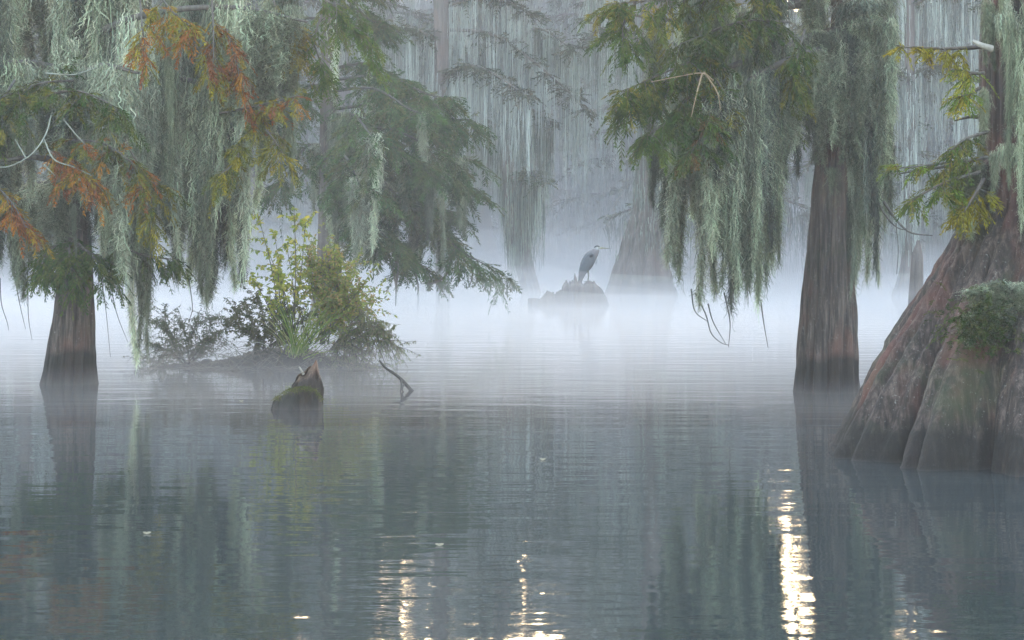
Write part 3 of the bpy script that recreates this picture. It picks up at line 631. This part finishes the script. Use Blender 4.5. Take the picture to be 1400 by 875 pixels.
for pts in ([(1350, 62, -.3), (1320, 66, -.4), (1260, 66, -.5), (1225, 62, -.5)], [(1345, 215, -.3), (1310, 225, -.4), (1260, 232, -.5), (1228, 238, -.5)], [(1345, 160, -.2), (1325, 160, -.3), (1305, 165, -.4)], [(1350, -30, -.3), (1300, -60, -.3), (1230, -40, -.4)], [(1400, -150, 0), (1300, -220, -.5), (1180, -190, -1)], [(1430, -150, 0), (1520, -220, -.5), (1640, -190, -1)]):
    limb(Gl, pts, D, (.018, .005), B_l)
build_each(Gl, "limb", M_twig, big)
G = Geo(); limb(G, [(1330, 56, -.62), (1342, 62, -.64), (1356, 67, -.62)], D, (.012, .028), k=6); G.build("broken_branch", bx, big, True)
nr = dict(ls=(.08, .16), m=8, ll=.05, lw=.010, droop=.75, sag=.35, flat=.3)
leafmass(big, "foliage", [
    ([(1340, 64, -.5), (1290, 66, -.6), (1230, 64, -.6)], YELLOW, 8, .06, 4, nr), ([(1350, 180, -.5), (1320, 190, -.6), (1300, 205, -.7)], GREEN+OLIVE, 8, .12, 4, nr),
    ([(1350, 215, -.5), (1300, 222, -.6), (1230, 230, -.7)], GREEN+OLIVE+PALEGREEN[:1], 9, .13, 4, nr), ([(1340, 235, -.5), (1290, 250, -.7), (1245, 275, -.8)], PALEGREEN[:1]+OLIVE+GREEN, 9, .13, 4, nr), ([(1345, 245, -.5), (1330, 270, -.7), (1318, 290, -.8)], YELLOW, 8, .10, 5, nr),
    ([(1340, 120, -.5), (1325, 128, -.6), (1310, 132, -.6)], YELLOW+PALEGREEN, 5, .07, 4, nr), ([(1345, 100, -.5), (1330, 100, -.6), (1318, 95, -.6)], PALEGREEN, 5, .09, 4, nr)], D, rg)
for px, y0, y1, dd, sc in ((1320, 225, 330, -.25, .65), (1304, 235, 320, -.2, .45), (1335, 225, 300, -.2, .55), (1382, 20, 260, -.75, .35), (1398, 60, 320, -.8, .4), (1412, 0, 300, -.8, .5), (1350, 0, 90, -.5, .4)):
    p = at(px, y0, D+dd); hang(big, "moss_strand", MOSS[rg.integers(6)], p, (y1-y0)/F*(D+dd)/2.1, sc, rg)
for k in range(20):
    y0 = rg.uniform(-40, 220); p = at(rg.uniform(1345, 1420), y0, D-.40-.1*rg.random()); hang(big, "moss_tuft", (TUFT+MOSS[3:4]+WISP)[rg.integers(6)], p, rg.uniform(.2, .4), rg.uniform(.3, .55), rg)

# fern and moss cushion on the buttress
cu = at(1340, 430, D-1.0)
fern = thing("fern_clump", cu, "green fern and grey moss tuft growing on the big tree's buttress", "plant")
Gf = Geo(); n_ = 260
pp = np.array([at(x, y, D-.86-.0016*(y-380)+rg.normal()*.03) for x, y in zip(rg.normal(1335, 26, n_), rg.normal(440, 20, n_))])
sprays(Gf, pp, np.c_[rg.normal(size=n_), rg.normal(size=n_)-.8, rg.normal(size=n_)*.6+.2], rg, (.05, .13), 7, .03, .008, [(.045, .08, .02), (.07, .10, .025), (.11, .12, .04), (.035, .055, .018)], .8, .002)
Gf.build("frond", M_leaf, fern)
for k in range(16):
    px = rg.uniform(1322, 1412); p = at(px, 385+abs(px-1365)*.35+rg.uniform(-14, 34), D-.82-.06*rg.random())
    hang(fern, "moss_tuft", WISP[k % 3], p, rg.uniform(.12, .26), rg.uniform(.7, 1.1), rg)

# ------------------------------------------------------------------ stumps, snag, sticks
def mound(G, xs_px, top_py, base_py, depth, D, seed, jag=.03, nx=150, nv=26, belly=.6, sub=-.25, rough=.04):
    """a broken stump: its crest follows the given silhouette, its body swells towards the water"""
    xs = np.linspace(xs_px[0], xs_px[-1], nx); tp = np.interp(xs, xs_px, top_py)
    hgt = (base_py-tp)/F*D; x = (xs-700)/F*D
    rg = np.random.default_rng(seed)
    u = np.linspace(-1, 1, nx); prof = np.sqrt(np.clip(1-u**2*.92, 0, 1))
    sp = np.maximum(0, vnoise(np.c_[x*14, x*0, x*0+seed], seed))**2*jag*2+vnoise(np.c_[x*40, x*0, x*0], seed)*jag*.4
    hgt = np.maximum(hgt+sp*np.clip(hgt*4, 0, 1), .01)
    v = np.linspace(-1, 1, nv)
    zz = sub+(hgt[:, None]-sub)*(1-np.abs(v)[None]**1.6)
    yy = D+depth*prof[:, None]*np.sign(v)[None]*np.abs(v)[None]**belly
    nn = fbm(np.stack([x[:, None]*9+0*zz, yy*9, zz*2.5], -1), 3, seed)*rough
    yy = yy+nn*np.sign(v)[None]*(np.abs(v)[None] > .02)
    V = np.stack([x[:, None]+0*zz+nn*.3, yy, zz], -1)
    G.add(V, grid_quads(nx, nv, False))
hs_D = dist(417)
st = thing("tree_stump", (at(780, 417, hs_D)[0], hs_D, 0), "long jagged rotten stump in the mist that the heron stands on", "stump")
G = Geo(); mound(G, [722, 726, 738, 742, 747, 752, 758, 762, 768, 771, 774, 776, 779, 781, 784, 786, 789, 793, 797, 801, 805, 812, 818, 823, 828, 832], [408, 407, 409, 404, 399, 399, 403, 398, 396, 388, 381, 388, 383, 387, 384, 372, 386, 382, 389, 385, 383, 386, 391, 395, 406, 417], 417, .42, hs_D, 3, .03)
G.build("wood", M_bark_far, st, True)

sD = dist(560)+.1
st2 = thing("tree_stump", (at(408, 560, sD)[0], sD, 0), "small pointed brown stump with a mossy collar in the open water", "stump")
G = Geo(); mound(G, [386, 391, 397, 403, 408, 411, 416, 421, 427, 431, 433, 436, 440, 442, 443], [556, 541, 531, 521, 514, 510, 508, 505, 500, 496, 508, 514, 521, 530, 552], 557, .20, sD, 7, .05, 140, 36, rough=.10); G.build("wood", M_stump, st2, True)
G = Geo(); limb(G, [(415, 512, -.05), (411, 505, -.06), (409, 501, -.06)], sD, (.014, .006), k=6); G.build("splinter", bx, st2, True)
G = Geo(); mound(G, [373, 376, 382, 390, 398, 408, 420, 430, 438, 442, 443], [556, 545, 541, 536, 533, 531, 530, 533, 541, 550, 556], 557, .25, sD-.02, 9, .02, 120, 30, rough=.05); G.build("mossy_collar", bark("moss_collar", (.03, .028, .02), (.06, .055, .035), (.11, .10, .07), (.09, .06, .045), wet=.12, scale=4, mossy=.6), st2, True)

G = Geo(); n_ = 420
px_ = rg.uniform(376, 441, n_); y_ = np.interp(px_, [373, 376, 382, 390, 398, 408, 420, 430, 438, 443], [554, 545, 541, 536, 533, 531, 530, 533, 541, 554])+np.abs(rg.normal(size=n_))*2.5-2
p0 = np.array([at(a_, b_, sD-.20+rg.normal()*.05+(b_-530)*-.003) for a_, b_ in zip(px_, y_)]); s_ = np.linspace(0, 1, 5)
d_ = norm(np.c_[rg.normal(size=n_), rg.normal(size=n_)*.7-.4, rg.normal(size=n_)*.7+.3]); P = p0[:, None]+d_[:, None]*(rg.uniform(.02, .06, n_)[:, None]*s_)[..., None]; P[..., 2] -= .02*s_**2
ribbons(G, P, .005*(1-.7*s_), rg, np.array([(.10, .11, .03), (.14, .13, .05), (.07, .09, .03)])[rg.integers(3, size=n_)]); o = G.build("moss", M_leaf, st2); o["kind"] = "stuff"
kD = dist(432)
sn = thing("dead_snag", (at(1252, 432, kD)[0], kD, 0), "thin grey broken snag between the two right hand trunks", "snag")
G = Geo(); trunk([(-.4, at(1252, 0, kD)[0], kD, .17), (.0, at(1252, 0, kD)[0], kD, .17), (.6, at(1253, 0, kD)[0], kD, .14), (1.1, at(1254, 0, kD)[0], kD, .12), (1.35, at(1255, 0, kD)[0], kD, .08), (1.48, at(1256, 0, kD)[0], kD, .015)], 40, 70, 5, .3, 2, 4, .02, G); G.build("wood", M_bark_far, sn, True)

bD = dist(534)
sk = thing("fallen_branch", at(560, 534, bD)*[1, 1, 0], "dark forked dead branch poking up from the water beside the shrubs", "branch")
G = Geo(); limb(G, [(519, 493, .3), (527, 503, .2), (538, 510, .1), (549, 519, 0), (560, 531, 0), (568, 540, 0)], bD, (.010, .022)); limb(G, [(548, 518, 0), (549, 527, -.1), (547, 538, -.15)], bD, (.014, .006)); limb(G, [(553, 524, 0), (550, 533, -.15), (556, 540, -.2)], bD, (.010, .005)); G.build("wood", M_twig, sk, True)
for (x, y, pts, lab) in ((601, 410, [(600, 412), (600, 404), (606, 402), (604, 396)], "tiny crooked twig standing in the misty water, the one with a bent tip"), (571, 408, [(571, 412), (572, 402), (570, 393), (573, 388)], "tiny upright twig standing in the misty water under the green boughs")):
    d_ = dist(y); G = Geo(); q = smoothpath([at(a, b_, d_) for a, b_ in pts], 10); tube(G, q, (.025, .01), 5)
    tag(G.build("twig", M_twig, None, True, origin=(q[0][0], d_, 0)), lab, "twig")

# ------------------------------------------------------------------ shrub islet
rg = np.random.default_rng(77)
iD = dist(506)+.6
isl = thing("peat_mound", (at(380, 506, iD)[0], iD, 0), "dark low mound of roots and dead stems carrying the shrubs", "mound")
G = Geo(); mound(G, [205, 230, 262, 300, 335, 352, 385, 410, 432, 450, 470, 500, 525], [507, 505, 502, 499, 491, 484, 482, 484, 487, 493, 499, 504, 507], 508, .45, iD, 13, .09, 160, 26)
G.build("soil", bark("peat", (.03, .028, .025), (.055, .048, .042), (.09, .08, .07), (.07, .05, .04), wet=.1, scale=3, mossy=.6), isl, True)
Gt = Geo(); n_ = 500
p0 = np.array([at(x, y, iD-.45+rg.normal()*.15) for x, y in zip(rg.uniform(205, 520, n_), rg.uniform(470, 508, n_))]); d_ = norm(np.c_[rg.normal(size=n_)*.8, rg.normal(size=n_)*.4-.2, np.abs(rg.normal(size=n_))*.6]); l_ = rg.uniform(.15, .5, n_); s = np.linspace(0, 1, 7)
P = p0[:, None]+d_[:, None]*(l_[:, None]*s)[..., None]; P[..., 2] -= l_[:, None]*.7*s**2; P += rg.normal(size=P.shape)*.008*s[None, :, None]
P[..., 2] = np.maximum(P[..., 2], .01)
ribbons(Gt, P, .006*(1-.5*s), rg, np.tile([.16, .145, .12], (n_, 1))*rg.uniform(.5, 1.6, (n_, 1))); Gt.build("dead_stem", M_leaf, isl)

def shrub(label, root, stems, pal, rg, leaf=(.05, .024), nleaf=60, side=6, sl=.3, wood=M_twig, hangl=.5, name="leafy_shrub", rads=(.010, .003)):
    t = thing(name, root*[1, 1, 0], label, "shrub", None)
    Gt, Gf = Geo(), Geo(); pal = np.asarray(pal, float)
    for pts in stems:
        q = smoothpath(pts, 14); tube(Gt, q, rads, 5); T = norm(np.gradient(q, axis=0))
        qs = [q]
        for k in range(side):
            i = rg.integers(4, 13); d = norm(T[i]*.7+rg.normal(size=3)*.7+[0, 0, .15]); l = sl*rg.uniform(.4, 1.2); s = np.linspace(0, 1, 8)[:, None]
            b_ = q[i]+d*l*s-np.array([0, 0, 1.])*(s**2)*l*.25; tube(Gt, b_, (.004, .0015), 3); qs.append(b_)
        for b_ in qs:
            m_ = nleaf//(side+1) if b_ is not q else nleaf//4
            i = rg.integers(3 if b_ is q else 1, len(b_), m_); pos = b_[i]
            d = norm(rg.normal(size=(m_, 3))*[1, 1, .7]+[0, 0, -hangl]); l = leaf[0]*rg.uniform(.6, 1.3, (m_, 1)); w = norm(np.cross(d, rg.normal(size=(m_, 3))+[0, 0, .8]))*leaf[1]*.5*rg.uniform(.7, 1.2, (m_, 1))
            V = np.stack([pos, pos+d*l*.4+w, pos+d*l, pos+d*l*.4-w], 1).reshape(-1, 3)
            Gf.add(V, np.arange(len(V)).reshape(-1, 4), np.repeat(pal[rg.integers(len(pal), size=m_)]*rg.uniform(.75, 1.3, (m_, 1)), 4, 0))
    Gt.build("stem", wood, t, True); Gf.build("foliage", M_leaf, t); return t
def stems_px(root, tips, D, rg, bow=20, spread=.25):
    out = []
    for (x, y) in tips:
        mx, my = (root[0]+x)/2+rg.normal()*bow*.5, (root[1]+y)/2-bow*.2; dd = rg.normal()*spread
        out.append([at(root[0]+rg.normal()*8, root[1], D), at(mx, my, D+dd*.6), at(x, y, D+dd)])
    return out
LIME = [(.26, .30, .05), (.34, .34, .06), (.18, .24, .05), (.42, .36, .08)]
shrub("tall sparse shrub with bright lime leaves on upright wands", at(395, 470, iD), stems_px((395, 470), [(352, 290), (375, 320), (402, 285), (418, 300), (365, 340), (392, 335), (345, 380), (380, 360)], iD-.2, rg), LIME, rg, (.066, .034), 170, 8, .26)
shrub("bushy olive shrub with a rounded top left of the open water", at(440, 470, iD), stems_px((440, 470), [(420, 335), (445, 340), (465, 350), (480, 365), (500, 385), (430, 360), (455, 375), (470, 395), (510, 405), (490, 410), (440, 390)], iD, rg), [(.22, .26, .06), (.30, .31, .08), (.16, .20, .06), (.32, .23, .09)], rg, (.060, .026), 640, 22, .46)
shrub("low grey twiggy shrub drooping to the water at the islet's right end", at(465, 490, iD), [[at(450, 480, iD-.2), at((450+x)/2+10, y0, iD-.3), at(x, y, iD-.4)] for x, y0, y in ((478, 470, 505), (470, 462, 498), (490, 470, 502), (455, 475, 507), (545, 445, 495), (530, 450, 505), (510, 440, 500), (548, 455, 478), (500, 455, 508), (520, 430, 470), (485, 460, 508), (535, 440, 460))], [(.20, .22, .12), (.16, .19, .09), (.24, .20, .14)], rg, (.05, .012), 520, 22, .32, hangl=1.2, name="drooping_shrub")
shrub("dark tangled twiggy shrub at the middle of the islet", at(355, 480, iD), stems_px((360, 490), [(320, 420), (335, 410), (350, 400), (375, 415), (400, 420), (310, 440), (390, 440), (420, 430)], iD-.3, rg), [(.08, .10, .05), (.10, .11, .06), (.13, .12, .07)], rg, (.05, .018), 600, 20, .32, name="tangled_shrub")
shrub("faded grey green brush at the islet's left end below the hanging moss", at(260, 500, iD), stems_px((260, 505), [(210, 440), (225, 425), (245, 435), (270, 440), (290, 430), (300, 455), (205, 470), (190, 495), (235, 460), (280, 465)], iD-.1, rg), [(.12, .14, .09), (.10, .12, .08), (.16, .15, .11)], rg, (.055, .012), 480, 20, .32, name="brush")

gr = thing("grass_tuft", at(415, 490, iD-.5)*[1, 1, 0]+[0, 0, .1], "bright green tuft of long arching grass blades on the islet", "grass tuft")
G = Geo(); n_ = 120
a = rg.normal(size=n_)*.34+.14; l_ = rg.uniform(.40, .80, n_); s = np.linspace(0, 1, 9)
p0 = at(405, 492, iD-.62)+rg.normal(size=(n_, 3))*[.07, .05, .02]
P = np.zeros((n_, 9, 3)); ang = a[:, None]+s*rg.uniform(.1, .8, (n_, 1))*np.sign(a+.01)[:, None]
ds = l_[:, None]/8
P[..., 0] = p0[:, :1]+np.cumsum(np.sin(ang)*ds, 1); P[..., 2] = p0[:, 2:]+np.cumsum(np.cos(ang)*ds, 1); P[..., 1] = p0[:, 1:2]+rg.normal(size=(n_, 1))*.25*s**1.5
pl = np.array([(.16, .24, .05), (.22, .28, .06), (.12, .19, .05), (.30, .30, .14)])
ribbons(G, P, .009*(1-.85*s**2), rg, rg.uniform(.6, 1.4, (n_, 1))*pl[rg.integers(4, size=n_)], side=np.array([0, 1., 0])+rg.normal(size=(n_, 1, 3))*.5); G.build("blade", M_leaf, gr)
dead = thing("dead_stalk", at(385, 500, iD-.7)*[1, 1, 0], "pale dead stalks arching beside the grass tuft", "stalk")
G = Geo()
for pts, r in (([(378, 500), (388, 480), (392, 470)], (.012, .008)), ([(383, 485), (360, 470), (340, 467)], (.005, .003)), ([(385, 497), (355, 500), (335, 490), (322, 478)], (.006, .003)), ([(395, 495), (394, 500), (393, 504)], (.004, .002))):
    limb(G, [(x, y, -.75) for x, y in pts], iD, r)
build_each(G, "stalk", M_twig_pale, dead)

# ------------------------------------------------------------------ great blue heron
hx, hz = at(803, 386, hs_D)[0], .46
hz = H-(385-YH)/F*hs_D
heron = thing("heron", (hx, hs_D, hz), "grey blue heron standing hunched on the jagged stump", "heron")
def plumage(name, stops):
    m, n, out = new_mat(name)
    v = mapped(n, (60, 60, 18)); f = noise(n, 1, v, 3)
    b = nd(n, "ShaderNodeBsdfPrincipled"); b.inputs["Roughness"].default_value = .8
    at_ = nd(n, "ShaderNodeAttribute", attribute_name="tint")
    n.links.new(mixc(n, 1., at_.outputs["Color"], ramp(n, f, [(.3, (.8,)*3), (.7, (1.15,)*3)]), 'MULTIPLY'), b.inputs["Base Color"])
    n.links.new(b.outputs[0], out.inputs[0]); return m
M_feather = plumage("heron_feathers", None)
def loft(G, rows, nth=24, ysc=.78, col=None):
    """rows: x, z, radius, colour along the spine"""
    A = np.array([r[:3] for r in rows], float); C = np.array([r[3] for r in rows], float)
    k = 70; t = np.linspace(0, len(A)-1, k)
    Pm = smoothpath(np.c_[A[:, 0], A[:, 0]*0, A[:, 1]], k); R = smoothpath(np.c_[A[:, 2]]*[[1, 0, 0]], k)[:, 0]
    Ci = np.stack([np.interp(t, np.arange(len(A)), C[:, j]) for j in range(3)], 1)
    T = norm(np.gradient(Pm, axis=0)); N = np.stack([-T[:, 2], T[:, 1], T[:, 0]], 1)
    th = np.linspace(0, 2*np.pi, nth, endpoint=False)
    V = Pm[:, None]+np.abs(R)[:, None, None]*(N[:, None]*np.cos(th)[None, :, None]+np.array([0, 1., 0])*ysc*np.sin(th)[None, :, None])
    G.add(V+np.array([hx, hs_D, hz]), grid_quads(k, nth, True), np.repeat(Ci, nth, 0))
GB, DK, WH, NK = (.080, .088, .102), (.03, .035, .045), (.36, .36, .36), (.15, .135, .145)
G = Geo()
loft(G, [(-.180, -.09, .008, GB), (-.170, -.03, .035, GB), (-.150, .07, .055, GB), (-.105, .21, .085, GB), (-.02, .385, .138, GB), (.07, .545, .136, GB), (.155, .645, .104, NK), (.205, .705, .070, NK), (.222, .748, .046, WH), (.255, .768, .036, WH), (.300, .764, .016, (.3, .28, .2)), (.31, .762, .006, (.3, .28, .2))])
for dx, dy, kx in ((0, -.035, .02), (.015, .04, .035)):     # legs, one drawn a little forward
    q = smoothpath([(-.005+dx, dy, .28), (kx, dy, .15), (.005+dx, dy, .01)], 10); tube(G, q+np.array([hx, hs_D, hz]), (.022, .010, .009), 7, (.10, .095, .07))
    for a in (-.5, 0, .5, 3.0):
        q = np.array([(dx, dy, .012), (dx+.05*math.cos(a), dy+.05*math.sin(a), .006), (dx+.085*math.cos(a), dy+.085*math.sin(a), .0)]); tube(G, q+np.array([hx, hs_D, hz]), (.007, .003), 5, (.10, .095, .07))
G.build("body", M_feather, heron, True)
G = Geo(); loft(G, [(.285, .757, .017, (.3, .26, .12)), (.36, .756, .013, (.28, .24, .12)), (.44, .752, .008, (.2, .18, .1)), (.525, .747, .002, (.15, .13, .1))], 12, .7); G.build("bill", M_feather, heron, True)
G = Geo(); loft(G, [(.150, .765, .004, DK), (.185, .787, .018, DK), (.225, .797, .021, DK), (.268, .790, .014, DK), (.285, .783, .004, DK)], 12, 1.6); G.build("crown_stripe", M_feather, heron, True)
for sg in (-1, 1):
    G = Geo()
    rows = [(.12, .625, .02, DK), (.10, .60, .075, GB), (.03, .47, .118, GB), (-.06, .33, .105, (.085, .10, .125)), (-.12, .20, .075, (.065, .075, .095)), (-.155, .07, .04, DK), (-.175, -.03, .008, DK)]
    g2 = Geo(); loft(g2, rows, 20, .32); V = g2.V[0]; V[:, 1] += sg*.075*np.clip((V[:, 2]-hz+.1)/.5, .3, 1); G.add(V, g2.Q[0], g2.C[0]); G.build("wing", M_feather, heron, True)
    G = Geo(); loft(G, [(.135, .61, .006, DK), (.11, .60, .035, DK), (.075, .575, .030, DK), (.05, .55, .004, DK)], 12, .4); G.V[0][:, 1] += sg*.105; G.build("shoulder_patch", M_feather, heron, True)
    G = Geo(); loft(G, [(.246, .775, .001, (.5, .4, .05)), (.249, .775, .007, (.5, .4, .05)), (.255, .775, .007, (.02, .02, .02)), (.258, .775, .001, (.02, .02, .02))], 10, .6); G.V[0][:, 1] += sg*.030; G.build("eye", M_feather, heron, True)
G = Geo()
n_ = 26; s = np.linspace(0, 1, 6); p0 = np.array([hx, hs_D, hz])+np.c_[rg.uniform(.15, .20, n_), rg.normal(size=n_)*.03, rg.uniform(.52, .60, n_)]
P = p0[:, None]+np.stack([.03*s*np.ones((n_, 1)), 0*s*np.ones((n_, 1)), -rg.uniform(.10, .2, (n_, 1))*s], -1); ribbons(G, P, .006*(1-.8*s), rg, np.tile([.32, .32, .33], (n_, 1))); G.build("breast_plume", M_feather, heron)

# ------------------------------------------------------------------ floating leaves
M_fl = plain("pale_floating_leaf", (.26, .23, .16), .5)
for k, (x, y, lab) in enumerate(((201, 730, "single pale leaf floating on the dark water at the lower left"), (601, 746, "pale leaf floating below the middle of the open water"), (742, 629, "pale leaf floating alone on the water below the heron"), (330, 549, "pale floating leaf left of the small pointed stump"), (398, 541, "pale floating leaf touching the mossy stump"))):
    d_ = dist(y); p = at(x, y, d_); G = Geo(); a = rg.random()*6.28; r_ = .010
    th = np.linspace(0, 2*np.pi, 12, endpoint=False); rr = r_*(1+.35*np.cos(2*th)); top = np.c_[rr*1.6*np.cos(th), rr*np.sin(th), .006+.006*np.cos(2*th)]
    ring2 = top*[.4, .4, 1]+[0, 0, .001]; V = np.vstack([top-[0, 0, .005], top, ring2]); V[:, 2] = np.maximum(V[:, 2], .001)
    G.add(V+p*[1, 1, 0], np.vstack([grid_quads(3, 12, True), [(24, 25+k2, 26+k2, 27+k2) for k2 in range(0, 9, 2)]])); tag(G.build("floating_leaf", M_fl, None, True, origin=(p[0], d_, 0)), lab, "leaf")
